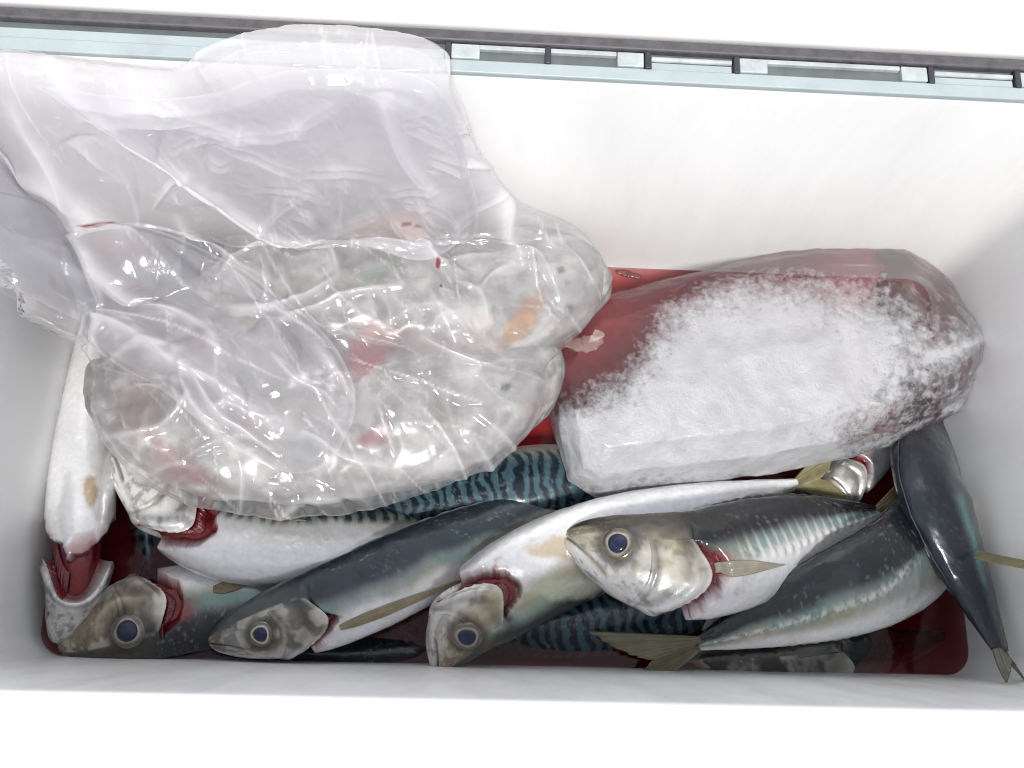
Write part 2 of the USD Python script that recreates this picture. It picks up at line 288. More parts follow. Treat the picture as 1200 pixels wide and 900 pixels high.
# ------------------------------------------------------------------ fish
PILE = []                                                     # (vertices) of everything lying in the box, for draping the film
class Loft:
    """A body along an axis given as (photo x, photo y, height): stations x angles. phi = 0 dorsal, pi ventral, sin(phi) > 0 the upper side."""
    def __init__(s, axis, hh, top, bot, wid, dors, roll, n=300, m=112, seed=1, us=None):
        ax = np.asarray(axis, float); P = at(ax[:, 0], ax[:, 1], ax[:, 2])
        dense, f = spline(P, 800)
        L = np.r_[0, np.cumsum(np.linalg.norm(np.diff(dense, axis=0), axis=1))]
        u = np.linspace(0, 1, n) ** 1.25 if us is None else us
        A = np.stack([np.interp(u * L[-1], L, dense[:, k]) for k in range(3)], 1)
        s.len = L[-1]; s.u = u
        T = np.gradient(A, axis=0); T /= np.linalg.norm(T, axis=1, keepdims=True)
        up = np.array([0, 0, 1.0]); d = np.cross(up, T); d /= np.linalg.norm(d, axis=1, keepdims=True)
        o = at(600, 400, 0.0); dw = at(600 + dors[0], 400 + dors[1], 0.0) - o
        if (d[n // 3] @ dw) < 0: d = -d
        l = np.cross(T, d); l = np.where((l[:, 2:] < 0), -l, l)
        r = math.radians(roll) if np.isscalar(roll) else np.radians(np.interp(u, *roll))[:, None]
        Dv = d * np.cos(r) + l * np.sin(r); Lv = l * np.cos(r) - d * np.sin(r)
        s.A, s.T, s.D, s.Lv = A, T, Dv, Lv
        s.hh = hh * float(mpp(A[n // 3])); s.phi = np.linspace(0, 2 * math.pi, m, endpoint=False)
        s.H, s.S = np.cos(s.phi)[None], np.sin(s.phi)[None]
        tp, bt, wd = top(u)[:, None] * s.hh, bot(u)[:, None] * s.hh, wid(u)[:, None] * s.hh
        s.rad = np.maximum(tp, bt)
        c = np.where(s.H > 0, s.H * tp, s.H * bt)
        w = np.sign(s.S) * np.abs(s.S) ** 0.85 * wd
        s.off = c[..., None] * Dv[:, None] + w[..., None] * Lv[:, None]
        s.n, s.m = n, m
        s.U = np.broadcast_to(u[:, None], (n, m)); s.PH = np.broadcast_to(s.phi[None], (n, m)); s.HH = np.broadcast_to(s.H, (n, m)); s.SS = np.broadcast_to(s.S, (n, m))
        s.scale = np.ones((n, m)); s.disp = np.zeros((n, m)); s.seed = seed
        s.arc = s.U * s.len
    def q(s, k, seed=0):                                      # noise over the skin, k per metre along
        p = np.stack([s.arc * k, np.cos(s.PH) * k * s.hh * 0.8, np.sin(s.PH) * k * s.hh * 0.8 + s.seed * 7.3], -1); return fbm(p, 4, s.seed * 11 + seed)
    def finish(s):
        P = s.A[:, None] + s.off * s.scale[..., None]
        s.P = P; s.normals()
        s.P = P + s.N * s.disp[..., None]; s.normals()
        return s
    def normals(s):
        du = np.gradient(s.P, axis=0); dp = np.roll(s.P, -1, 1) - np.roll(s.P, 1, 1)
        N = np.cross(du, dp); N /= np.maximum(np.linalg.norm(N, axis=2, keepdims=True), 1e-12)
        k = s.n // 2; sg = np.sign((N[k] * s.off[k]).sum()); s.N = N * sg
    def mesh(s):
        V = np.vstack([s.P.reshape(-1, 3), s.A[:1] - s.T[:1] * 0.0003, s.A[-1:]])
        F = grid_faces(s.n, s.m, True); F = np.vstack([F[:, [0, 1, 2]], F[:, [0, 2, 3]]])
        j = np.arange(s.m); a, b = s.n * s.m, s.n * s.m + 1; e = (s.n - 1) * s.m
        F = np.vstack([F, np.c_[np.full(s.m, a), (j + 1) % s.m, j], np.c_[np.full(s.m, b), e + j, e + (j + 1) % s.m]])
        k = s.n // 2; fn = np.cross(s.P[k, 1] - s.P[k, 0], s.P[k + 1, 1] - s.P[k, 0])
        if fn @ s.N[k, 0] < 0: F = F[:, ::-1]
        return V, F
    def vcol(s, C): C = C.reshape(-1, 3); return np.vstack([C, C[:1], C[-1:]])
    def samp(s, arr, u, phi):
        fi = np.interp(u, s.u, np.arange(s.n)); fj = (phi % (2 * math.pi)) / (2 * math.pi) * s.m
        a = np.concatenate([arr, arr[:, :1]], 1)
        return np.stack([map_coordinates(a[..., k], [fi, fj], order=1, mode='nearest') for k in range(arr.shape[2])], -1)
    def find(s, px, py):
        x, y = proj(s.P); ok = (s.N @ (ROT @ [0, 0, 1.0])) > 0.05
        e = (x - px) ** 2 + (y - py) ** 2 + np.where(ok, 0, 1e9); i, j = np.unravel_index(np.argmin(e), e.shape)
        return s.u[i], s.phi[j]

def sheet(G, N, thick):
    """Closed thin sheet from a grid of points G (a, b, 3) and normals."""
    a, b = G.shape[:2]; t = np.broadcast_to(thick, (a, b))[..., None]
    V = np.vstack([(G + N * t / 2).reshape(-1, 3), (G - N * t / 2).reshape(-1, 3)])
    F = grid_faces(a, b); F = np.vstack([F[:, [0, 1, 2]], F[:, [0, 2, 3]]]); k = a * b
    idx = np.arange(k).reshape(a, b); rim = np.r_[idx[0, :-1], idx[:-1, -1], idx[-1, :0:-1], idx[:0:-1, 0]]; nx = np.roll(rim, -1)
    F = np.vstack([F, F[:, ::-1] + k, np.c_[rim, rim + k, nx], np.c_[nx, rim + k, nx + k]])
    return V, F

def prof(peak, rise, end, fall=1.25, blunt=0.62, tip=0.0):
    def p(u):
        u = np.asarray(u, float)
        a = tip + (1 - tip) * np.sin(math.pi / 2 * np.clip(u / peak, 0, 1) ** blunt) ** rise
        b = end + (1 - end) * np.cos(math.pi / 2 * np.clip((u - peak) / (1 - peak), 0, 1) ** fall)
        return np.where(u < peak, a, b)
    return p

SILVER, WHITE, BACK = np.array([0.36, 0.365, 0.345]), np.array([0.74, 0.74, 0.75]), np.array([0.013, 0.017, 0.020])
OLIVE, TAN = np.array([0.17, 0.152, 0.075]), np.array([0.36, 0.30, 0.20])
def base_colour(s, kind, back_h, white_h, back=BACK, sheen=(0.09, 0.16, 0.17), white=WHITE, silver=SILVER, scale_glint=0.22):
    n1, n2, n3 = s.q(55, 1), s.q(220, 2), s.q(700, 3)
    h = s.HH + (n1 - 0.5) * 0.35
    C = np.broadcast_to(silver, s.HH.shape + (3,)).copy()
    C = mixc(C, white, 1 - sstep(white_h - 0.18, white_h + 0.22, h))
    C = mixc(C, np.asarray(silver) * [0.95, 0.82, 0.52], sstep(0.42, 0.60, s.q(30, 31)) * np.exp(-((h - 0.5 * (back_h + white_h)) / 0.3) ** 2) * 0.8)
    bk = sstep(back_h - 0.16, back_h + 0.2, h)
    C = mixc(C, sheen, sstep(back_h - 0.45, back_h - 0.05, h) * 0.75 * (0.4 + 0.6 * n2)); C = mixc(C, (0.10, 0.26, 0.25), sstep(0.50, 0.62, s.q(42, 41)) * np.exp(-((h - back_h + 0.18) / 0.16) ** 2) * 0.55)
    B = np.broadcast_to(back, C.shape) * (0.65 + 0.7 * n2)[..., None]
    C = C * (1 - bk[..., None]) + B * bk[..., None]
    if kind == 'mackerel':
        per = 0.0058
        wv = np.sin(2 * math.pi * (s.arc / per + 0.20 * np.sin(s.PH * 5.2 + 2 + 6 * s.q(25, 7)) + 1.5 * (s.q(110, 6) - 0.5) + 0.25 * np.abs(s.SS)))
        st = sstep(-0.25, 0.35, wv) * sstep(back_h - 0.45, back_h - 0.15, h)
        lite = np.array([0.07, 0.145, 0.18])
        C = mixc(C, lite, sstep(back_h - 0.35, back_h, h) * (1 - sstep(-0.25, 0.35, wv)) * (0.6 + 0.4 * n2) * 0.85)
        C = mixc(C, np.array([0.010, 0.018, 0.028]), st * 0.92)
    # fine streaks, and scale glints painted as pale specks on the back
    C = mixc(C, (0.42, 0.47, 0.50), sstep(0.60, 0.72, n3) * scale_glint * bk * sstep(0.4, 0.6, n1))
    C = C * (0.93 + 0.14 * n3)[..., None] * (0.80 + 0.40 * s.q(35, 21))[..., None]
    return C

def make_fish(name, label, axis, hh, dors, roll, kind='jack', eye=None, eye_r=20, ug=0.25, gash=0.05, back_h=0.25, white_h=-0.2, back=BACK, sheen=(0.10, 0.20, 0.22),
              fat=0.52, peak=0.36, end=0.13, tail=None, tail_col=OLIVE, pec=True, pec_px=None, pec_col=TAN, seed=1, scutes=False, head_col=(0.34, 0.31, 0.25), gash_top=0.45, blood=0.0,
              mouth=True, dorsal=True, head_white=-0.15, mat_='fish_skin', white=WHITE, pale_spots=0.0, group=None, cat='fish', ribs=0.0, pec_len=0.2, silver=SILVER, scale_glint=0.2, stains=(), stub=None, eye_ring=0.4, dgash=0.30):
    rng = np.random.default_rng(seed)
    t = thing(name, label, cat, group)
    sf = Loft(axis, hh, prof(peak, 1.0, end, 1.2, 0.66, 0.10), prof(peak, 1.0, end, 1.15, 0.70, 0.10), lambda u: fat * prof(peak * 0.9, 1.0, end * 0.7, 1.1, 0.6, 0.10)(u), dors, roll, seed=seed)
    U, H, S = sf.U, sf.HH, sf.SS
    edge = ug - 0.055 * (H - 0.15) ** 2 - 0.012 * np.sin(H * 5)
    top_fade = 1 - sstep(gash_top - 0.25, gash_top + 0.1, H)
    gw = gash * top_fade * (0.62 + 0.75 * sf.q(150, 5))
    back_edge = edge + gw
    ing = sstep(edge - 0.004, edge + 0.004, U) * (1 - sstep(back_edge - 0.006, back_edge + 0.006, U)) * sstep(0.004, 0.012, gw)
    slit = np.exp(-((U - edge) / 0.005) ** 2) * (1 - sstep(0.55, 0.8, H)) * 0.8
    # ---- relief
    sf.scale -= dgash * ing
    sf.disp += -0.0012 * slit + 0.0009 * np.exp(-((U - edge + 0.018) / 0.016) ** 2) * (1 - sstep(0.4, 0.8, H)) + (sf.q(160, 4) - 0.5) * 0.0007
    pre = ug * 0.70 - 0.05 * (H + 0.2) ** 2
    sf.disp += -0.0006 * np.exp(-((U - pre) / 0.006) ** 2) * (1 - sstep(0.1, 0.4, H)) * sstep(-0.95, -0.7, H)
    mh = -0.15 - 0.55 * (U / (ug * 0.42))                    # the mouth runs back and down from the snout
    mth = np.exp(-((H - mh) / 0.07) ** 2) * (1 - sstep(ug * 0.36, ug * 0.42, U)) * (1.0 if mouth else 0)
    sf.disp -= 0.0011 * mth
    lat = np.exp(-((H - 0.05 + 0.25 * sstep(0.45, 0.6, U)) / 0.09) ** 2) * sstep(ug + gash + 0.02, ug + gash + 0.06, U)
    if scutes:
        sc = lat * sstep(0.42, 0.6, U); sf.disp += 0.0006 * sc * (0.6 + 0.6 * np.sin(U * sf.len / 0.0026 * 2 * math.pi * 0.5))
    sf.finish()
    # ---- colour
    C = base_colour(sf, kind, back_h, white_h, np.asarray(back), np.asarray(sheen), np.asarray(white), np.asarray(silver), scale_glint)
    n1, n2, n3 = sf.q(70, 8), sf.q(260, 9), sf.q(800, 10)
    wd_ = lerp(0.010, 0.10, sstep(0.05, 0.5, H)); hd = 1 - sstep(edge - wd_, edge + 0.002 + 0.3 * wd_ - 0.003, U)
    hc = np.broadcast_to(np.asarray(head_col), C.shape) * (0.55 + 0.9 * n2)[..., None]
    hc = mixc(hc, (0.50, 0.49, 0.46), sstep(0.48, 0.62, n1) * 0.6)
    hc = mixc(hc, np.asarray(back) * 1.3 + [0.012, 0.010, 0.004], sstep(0.20, 0.65, H + (n1 - 0.5) * 0.7) * 0.92)
    hc = mixc(hc, WHITE * 0.95, (1 - sstep(head_white - 0.3, head_white + 0.15, H + (n1 - 0.5) * 0.4)) * 0.85)
    hc = mixc(hc, (0.075, 0.065, 0.05), sstep(0.50, 0.60, n2) * 0.55)
    hc = mixc(hc, (0.66, 0.64, 0.58), sstep(0.54, 0.62, sf.q(130, 14)) * 0.5 * (H < 0.5))
    C = C * (1 - hd[..., None]) + hc * hd[..., None]
    C = mixc(C, (0.05, 0.045, 0.04), np.clip(mth, 0, 1) * 0.8)
    C = mixc(C, (0.08, 0.07, 0.06), np.exp(-((U - pre) / 0.005) ** 2) * 0.5 * (1 - sstep(0.2, 0.5, H)))
    if scutes: C = mixc(C, (0.62, 0.62, 0.58), lat * sstep(0.40, 0.55, U) * sstep(0.42, 0.58, n3) * 0.9)
    if ribs:
        rb = np.sin(U * sf.len / 0.0052 * 2 * math.pi + 2 * H + 2 * n1); C = mixc(C, (0.75, 0.73, 0.66), sstep(0.35, 0.8, rb) * sstep(0.42, 0.5, U) * np.exp(-((H + 0.02) / 0.25) ** 2) * ribs)
    # dark shoulder spot behind the gill cover
    C = mixc(C, (0.02, 0.02, 0.025), np.exp(-((U - edge - 0.008) / 0.012) ** 2 - ((H - 0.42) / 0.12) ** 2) * 0.9)
    red = np.array([0.15, 0.007, 0.011]) * (0.35 + 1.2 * n2)[..., None]
    C = C * (1 - ing[..., None]) + red * ing[..., None]
    near = np.exp(-((U - back_edge - 0.006) / 0.010) ** 2) * top_fade * (0.3 + 0.7 * (n1 > 0.5)) * 0.55 * (gash > 0)
    C = mixc(C, (0.34, 0.05, 0.06), near * (1 - hd)); C = mixc(C, (0.22, 0.03, 0.035), sstep(0.58, 0.68, sf.q(110, 33)) * np.exp(-((U - edge - gash) / 0.05) ** 2) * top_fade * 0.7 * (gash > 0))
    if blood: C = mixc(C, (0.30, 0.03, 0.035), sstep(0.62 - 0.1 * blood, 0.72, sf.q(45, 12)) * 0.7)
    if pale_spots: C = mixc(C, (0.16, 0.15, 0.14), sstep(0.60, 0.70, n1) * pale_spots)
    if eye is not None:
        ue_, pe_ = sf.find(*eye); Pe = sf.samp(sf.P, np.array([ue_]), np.array([pe_]))[0]; de = np.linalg.norm(sf.P - Pe, axis=2) / (eye_r * float(mpp(Pe))) + (n2 - 0.5) * 0.5
        C = mixc(C, (0.035, 0.03, 0.027), sstep(1.35, 0.9, de) * 0.75)
        C = mixc(C, (0.50, 0.46, 0.38), np.exp(-((de - 1.55) / 0.14) ** 2) * 0.6 * sstep(0.5, -0.2, H))
    xs, ys = proj(sf.P)
    for sx, sy, rx, ry, c, k in stains: C = mixc(C, c, sstep(1.2, 0.55, np.hypot((xs - sx) / rx, (ys - sy) / ry) + (n2 - 0.5) * 0.9) * k)
    b = obj('body', sf.mesh(), mat_, t, col=sf.vcol(C)); PILE.append(sf.P.reshape(-1, 3)[::3])
    # ---- gill cover: a plate of its own standing proud of the skin
    k1, k2 = 26, 44
    sgn = 1.0
    ph = np.linspace(math.acos(0.45), math.acos(-0.93), k2)[None]; r = np.linspace(0, 1, k1)[:, None]
    eu = ug - 0.055 * (np.cos(ph) - 0.15) ** 2 - 0.012 * np.sin(np.cos(ph) * 5)
    pu = ug * 0.66 - 0.045 * (np.cos(ph) + 0.2) ** 2
    fd = np.clip(np.sin(math.pi * (ph - ph[0, 0]) / (ph[0, -1] - ph[0, 0])), 0, 1) ** 0.5
    uu = pu + (eu - 0.010 + 0.017 * fd - pu) * r; pp = np.broadcast_to(ph, uu.shape)
    if gash > 0 or True:
        G = sf.samp(sf.P, uu, pp); N = sf.samp(sf.N, uu, pp); N /= np.linalg.norm(N, axis=2, keepdims=True)
        lift = -0.0004 + 0.0007 * fd + 0.0006 * fd * np.broadcast_to(r, uu.shape) ** 2
        # carry the rear lip straight on instead of diving into the cut
        u_in = np.minimum(uu, eu - 0.006); G0 = sf.samp(sf.P, u_in, pp); N0 = sf.samp(sf.N, u_in, pp); Tn = sf.samp(np.broadcast_to(sf.T[:, None], sf.P.shape), u_in, pp)
        G = G0 + Tn * ((uu - u_in) * sf.len)[..., None] + N0 * lift[..., None]
        Cg = sf.samp(C, np.minimum(uu, eu - 0.014), pp)
        gr = np.broadcast_to(r, uu.shape)
        Cg = Cg * (0.9 + 0.25 * np.sin(gr * 9 + 3 * pp))[..., None]
        Cg = mixc(Cg, (0.66, 0.65, 0.62), sstep(0.86, 0.97, gr) * 0.3)
        V, F = sheet(G, N0, 0.0005); obj('gill_cover', (V, F), mat_, t, col=np.vstack([Cg.reshape(-1, 3)] * 2))
    # ---- red gills in the cut
    if gash > 0.012:
        a1, a2 = 22, 90
        ph = np.linspace(math.acos(min(gash_top - 0.12, 0.9)), math.acos(-0.97), a2)[None]; r = np.linspace(0, 1, a1)[:, None]
        eu = ug - 0.055 * (np.cos(ph) - 0.15) ** 2 - 0.012 * np.sin(np.cos(ph) * 5)
        uu = eu - 0.004 + gash * 0.62 * (1 - sstep(gash_top - 0.25, gash_top + 0.1, np.cos(ph))) * r; pp = np.broadcast_to(ph, uu.shape)
        G = sf.samp(sf.P, uu, pp); N = sf.samp(sf.N, uu, pp)
        comb = np.abs(np.sin(np.arange(a2) * 1.25))[None] * (0.4 + 0.6 * rng.random(a2))[None]
        G = G + N * (0.0004 + 0.0011 * comb * np.sin(np.pi * r) + 0.0008 * np.sin(math.pi * r))[..., None]
        Cr = np.array([0.17, 0.008, 0.012]) * (0.35 + 0.9 * comb * np.ones_like(r))[..., None]
        V, F = sheet(G, N, 0.0006); obj('gills', (V, F), 'gill_flesh', t, col=np.vstack([Cr.reshape(-1, 3)] * 2))
    # ---- eye
    if eye is not None:
        ue, pe = sf.find(*eye); P0 = sf.samp(sf.P, np.array([ue]), np.array([pe]))[0]; N0 = sf.samp(sf.N, np.array([ue]), np.array([pe]))[0]; N0 /= np.linalg.norm(N0)
        re = 0.80 * eye_r * float(mpp(P0))
        t1 = np.cross(N0, [0.3, 0.9, 0.1]); t1 /= np.linalg.norm(t1); t2 = np.cross(N0, t1)
        rr = np.linspace(0, 1, 18)[:, None]; aa = np.linspace(0, 2 * math.pi, 48, endpoint=False)[None]
        def dome(R, bulge, lift):
            z = bulge * np.sqrt(np.maximum(1 - rr ** 2, 0)) + lift
            return P0 + (R * rr * np.cos(aa))[..., None] * t1 + (R * rr * np.sin(aa))[..., None] * t2 + (z * np.ones_like(aa))[..., None] * N0
        G = dome(re, re * 0.22, -re * 0.08); F = grid_faces(18, 48, True)
        if np.cross(G[5, 1] - G[5, 0], G[6, 0] - G[5, 0]) @ N0 < 0: F = F[:, ::-1]
        rn = rr + 0.05 * np.sin(aa * 3 + seed); ir = np.broadcast_to(np.array([0.17, 0.15, 0.11]), G.shape) * (0.6 + 0.8 * fbm(np.stack([np.cos(aa) * 4 + 0 * rr, np.sin(aa) * 4 + 0 * rr, rr * 6 + 0 * aa], -1), 3, seed))[..., None]
        ir = mixc(ir, (0.62, 0.60, 0.54), np.exp(-((rn - 0.66) / 0.06) ** 2) * eye_ring)
        ir = mixc(ir, (0.07, 0.06, 0.05), np.exp(-((rn - 0.86) / 0.07) ** 2) * 0.7)
        ir = mixc(ir, (0.20, 0.17, 0.13), sstep(0.93, 1.0, rn))
        e = obj('eye', (G.reshape(-1, 3), F), 'iris_skin', t, col=ir)
        G = dome(re * (0.56 + 0.02 * (seed % 5)), re * 0.24, re * 0.09)
        obj('pupil', (G.reshape(-1, 3), F), 'pupil_black', e)
    # ---- fins
    def rays_sheet(name, G, N, col, thick=0.0005, nr=14, amp=0.0004):
        a, b = G.shape[:2]; wv = np.abs(np.sin(np.linspace(0, nr * math.pi, b)))[None] * np.ones((a, 1)) * (0.5 + rng.random(b))[None]
        G = G + N * (amp * wv)[..., None]
        Cc = np.broadcast_to(np.asarray(col), G.shape) * (0.80 + 0.25 * wv)[..., None] * (0.7 + 0.6 * fbm(G * 300, 3, seed))[..., None]
        V, F = sheet(G, N, thick); obj(name, (V, F), 'fin_membrane', t, col=np.vstack([Cc.reshape(-1, 3)] * 2)); PILE.append(V[::2])
    if tail:
        spread, lmin, lmax, bend = tail
        P0, T0, D0, L0 = sf.A[-1], sf.T[-1], sf.D[-1], sf.Lv[-1]; px = float(mpp(P0))
        a = np.linspace(-1, 1, 41)[None]; r = np.linspace(0, 1, 18)[:, None]
        ln = (lmin + (lmax - lmin) * np.abs(a) ** 1.15) * px * (0.97 + 0.05 * rng.random(41))[None]
        ang = np.radians(spread) * a
        G = P0 + (ln * r * np.cos(ang))[..., None] * T0 + (ln * r * np.sin(ang) + 0.9 * end * sf.hh * a * (1 - r))[..., None] * D0 + (bend * px * r ** 2 + 0.0012 * np.sin(3 * a + 2 * r))[..., None] * L0 - T0 * 0.002
        rays_sheet('tail_fin', G, np.broadcast_to(L0, G.shape), tail_col, 0.0006, 17)
    if pec:
        if pec_px: u0, p0 = sf.find(*pec_px)
        else: u0, p0 = ug + gash + 0.005, math.acos(-0.12)
        s_ = np.linspace(0, 1, 30)[:, None]; t_ = np.linspace(-1, 1, 15)[None]
        uu = u0 + pec_len * s_ + 0 * t_; taper = np.sin(math.pi * np.clip(0.05 + 0.94 * s_, 0, 1) ** 0.6)
        pp = p0 + 0.30 * s_ ** 1.5 + t_ * 0.15 * taper
        G = sf.samp(sf.P, uu, pp); N = sf.samp(sf.N, uu, pp); N /= np.linalg.norm(N, axis=2, keepdims=True)
        rays_sheet('pectoral_fin', G + N * (0.0003 + 0.0005 * s_ + 0 * t_)[..., None], N, np.asarray(pec_col) * 0.8, 0.0004, 5, 0.0002)
    if stub:
        L_, _ = spline(stub, 24); zz = zwall(L_[:, 0], L_[:, 1]) + np.linspace(0.030, 0.010, 24); Pc = at(L_[:, 0], L_[:, 1], zz); Tc = np.gradient(Pc, axis=0); Sd = np.cross([0.2, 0, 1.0], Tc); Sd /= np.linalg.norm(Sd, axis=1, keepdims=True)
        G = Pc[:, None] + (np.linspace(-1, 1, 9)[None] * np.linspace(0.0030, 0.0020, 24)[:, None])[..., None] * Sd[:, None]
        rays_sheet('pectoral_fin', G, np.broadcast_to([-0.5, 0, 0.87], G.shape), OLIVE * 0.9, 0.0006, 4, 0.0003)
    if dorsal:
        for nm, ph0, ua, ub, hgt in (('dorsal_fin', 0.0, ug + 0.09, 0.92, 0.16), ('anal_fin', math.pi, 0.58, 0.92, 0.10)):
            s_ = np.linspace(0, 1, 70)[None]; r = np.linspace(0, 1, 6)[:, None]
            uu = ua + (ub - ua) * s_ + 0 * r; pp = np.full_like(uu, ph0)
            G = sf.samp(sf.P, uu, pp); N = sf.samp(sf.N, uu, pp); Tt = sf.samp(np.broadcast_to(sf.T[:, None], sf.P.shape), uu, pp)
            hg = sf.hh * hgt * (1 - 0.6 * s_) * (0.55 + 0.45 * np.abs(np.sin(s_ * 40))) * np.sin(math.pi * np.clip(s_ * 1.0 + 0.02, 0, 1)) ** 0.4
            G = G - N * 0.0005 + (hg * r)[..., None] * (N * 0.5 + Tt * 0.9)
            Ls = sf.samp(np.broadcast_to(sf.Lv[:, None], sf.P.shape), uu, pp)
            rays_sheet(nm, G, Ls, np.asarray(back) * 1.8 + 0.02 if ph0 == 0 else TAN * 0.8, 0.0005, 30, 0.0002)
    return sf

Z = 0.0
# bottom layer -------------------------------------------------------
make_fish('mackerel', 'blue green striped mackerel back between the plastic bag and the ice block',
          [(770, 540, -.006), (700, 556, -.002), (640, 563, .0), (540, 574, .0), (440, 590, -.004), (350, 602, -.008)], 47, (0, 1), 28, 'mackerel', ug=0.22, gash=0.0, back_h=-0.15, white_h=-0.75, fat=0.7, seed=3, pec=False, dorsal=False, mat_='fish_back', tail=(30, 40, 70, 0))
make_fish('mackerel', 'dark striped mackerel by the near wall, under the olive tail fin',
          [(880, 690, -.006), (800, 708, -.004), (720, 726, -.004), (640, 740, -.006), (575, 750, -.010), (540, 756, -.012)], 46, (0, -1), 50, 'mackerel', ug=0.2, gash=0.0, back_h=-0.35, white_h=-0.8, fat=0.75, seed=4, pec=False, dorsal=False, mat_='fish_back', end=0.2)
make_fish('horse_mackerel', 'dark half sunken fish against the near wall with brown edged gill cover',
          [(800, 776, -.004), (860, 780, -.003), (930, 778, -.003), (1000, 768, -.006), (1060, 758, -.014), (1110, 745, -.02)], 33, (0, -1), 20, ug=0.55, gash=0.0, back_h=-0.3, white_h=-0.8, head_col=(0.08, 0.075, 0.065), head_white=-0.9, seed=5, pec=False, dorsal=True, mat_='fish_back', peak=0.5)
make_fish('mackerel', 'small silver fish peeping out from under the lower right edge of the ice block',
          [(925, 612, -.004), (960, 582, .0), (1000, 545, .0), (1040, 505, -.004), (1080, 465, -.012)], 34, (-1, -1), 0, 'mackerel', ug=0.40, gash=0.05, back_h=0.5, white_h=0.1, seed=6, pec=False, dorsal=False)
make_fish('horse_mackerel', 'belly up fish along the left wall, its throat cut open and red',
          [(66, 752, .004), (86, 705, .010), (93, 640, .014), (97, 560, .014), (104, 480, .012), (110, 395, .010), (114, 330, .008)], 43, (-1, 0), -72, ug=0.215, gash=0.10, gash_top=0.9, back_h=0.75, white_h=0.35, fat=0.9, end=0.22, seed=7, stains=[(106, 575, 9, 20, (0.36, 0.24, 0.12), 0.8), (78, 600, 10, 50, (0.40, 0.41, 0.42), 0.6)], pec=False, dorsal=False, peak=0.34, dgash=0.38, head_white=-0.4, head_col=(0.40, 0.38, 0.34))
make_fish('horse_mackerel', 'brown fish head lying in the near left corner, looking up',
          [(70, 758, .002), (110, 742, .006), (150, 728, .008), (225, 712, .006), (300, 704, .002), (380, 688, -.004)], 52, (0, 1), 0, eye=(149, 739), eye_r=25, ug=0.42, gash=0.07, gash_top=0.5, back_h=0.1, white_h=-0.3, seed=8, pec_px=(250, 690), pec_col=(0.25, 0.19, 0.10), dorsal=False, head_col=(0.27, 0.22, 0.15), peak=0.42, head_white=-0.75, end=0.5)
make_fish('mackerel', 'white bellied mackerel below the bag, its bleeding head at the left',
          [(128, 520, .012), (160, 552, .014), (200, 592, .014), (250, 625, .014), (330, 637, .014), (420, 632, .010), (510, 624, .002), (590, 612, -.006)], 50, (0.3, -1), -14, 'mackerel', ug=0.285, gash=0.06, gash_top=0.6, back_h=0.62, white_h=0.30, fat=0.6, seed=9, pec=True, pec_col=(0.16, 0.15, 0.11), pec_px=(300, 600), pec_len=.12, dorsal=False, peak=0.38, end=0.10, head_white=0.2, sheen=(0.30, 0.42, 0.36))
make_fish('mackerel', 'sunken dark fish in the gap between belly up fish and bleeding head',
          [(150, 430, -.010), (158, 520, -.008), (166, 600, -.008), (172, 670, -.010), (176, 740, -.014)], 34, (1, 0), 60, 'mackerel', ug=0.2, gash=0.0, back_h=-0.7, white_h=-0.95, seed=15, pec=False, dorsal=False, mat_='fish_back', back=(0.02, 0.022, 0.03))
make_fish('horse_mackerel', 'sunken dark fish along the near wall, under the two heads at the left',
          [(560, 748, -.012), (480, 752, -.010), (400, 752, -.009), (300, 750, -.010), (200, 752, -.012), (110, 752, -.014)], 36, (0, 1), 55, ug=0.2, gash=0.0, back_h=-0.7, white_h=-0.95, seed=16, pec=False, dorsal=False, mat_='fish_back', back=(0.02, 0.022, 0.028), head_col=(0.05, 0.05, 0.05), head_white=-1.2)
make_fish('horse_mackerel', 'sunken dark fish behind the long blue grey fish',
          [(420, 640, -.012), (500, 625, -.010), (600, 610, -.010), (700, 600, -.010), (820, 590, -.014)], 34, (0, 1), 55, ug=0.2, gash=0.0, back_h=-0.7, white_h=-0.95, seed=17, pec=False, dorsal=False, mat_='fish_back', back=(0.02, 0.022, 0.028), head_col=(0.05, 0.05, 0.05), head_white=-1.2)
# middle layer -------------------------------------------------------
make_fish('horse_mackerel', 'long blue grey fish with pale ringed eye, head down left by the near wall',
          [(246, 752, .014), (300, 738, .020), (380, 712, .024), (450, 682, .024), (540, 640, .018), (620, 605, .010), (700, 572, .004)], 50, (-0.4, -1), 10, eye=(306, 744), eye_r=19, eye_ring=1.0, ug=0.275, gash=0.035, gash_top=-0.1, back_h=0.02, white_h=-0.30, back=(0.032, 0.046, 0.056), sheen=(0.15, 0.20, 0.22), seed=10, pec_px=(398, 735), pec_len=0.30, pec_col=(0.30, 0.25, 0.15), head_col=(0.16, 0.14, 0.12), head_white=-0.7, peak=0.36, tail=(28, 30, 60, 0))
make_fish('horse_mackerel', 'silver fish head hanging down with white belly flap, in the middle of the front row',
          [(513, 784, .012), (528, 755, .020), (550, 725, .028), (595, 690, .030), (650, 660, .030), (740, 626, .026), (840, 596, .022), (935, 567, .016)], 57, (0.4, 1), -16, eye=(548, 746), eye_r=23, ug=0.225, gash=0.05, gash_top=0.35, back_h=0.55, white_h=0.0, seed=11, pec=False, stains=[(655, 642, 42, 15, (0.52, 0.42, 0.27), 0.85), (665, 690, 50, 14, (0.62, 0.62, 0.48), 0.6)], head_col=(0.42, 0.36, 0.25), head_white=-0.30, tail=(32, 30, 78, 6), peak=0.33, end=0.12, dorsal=False, sheen=(0.14, 0.28, 0.24))
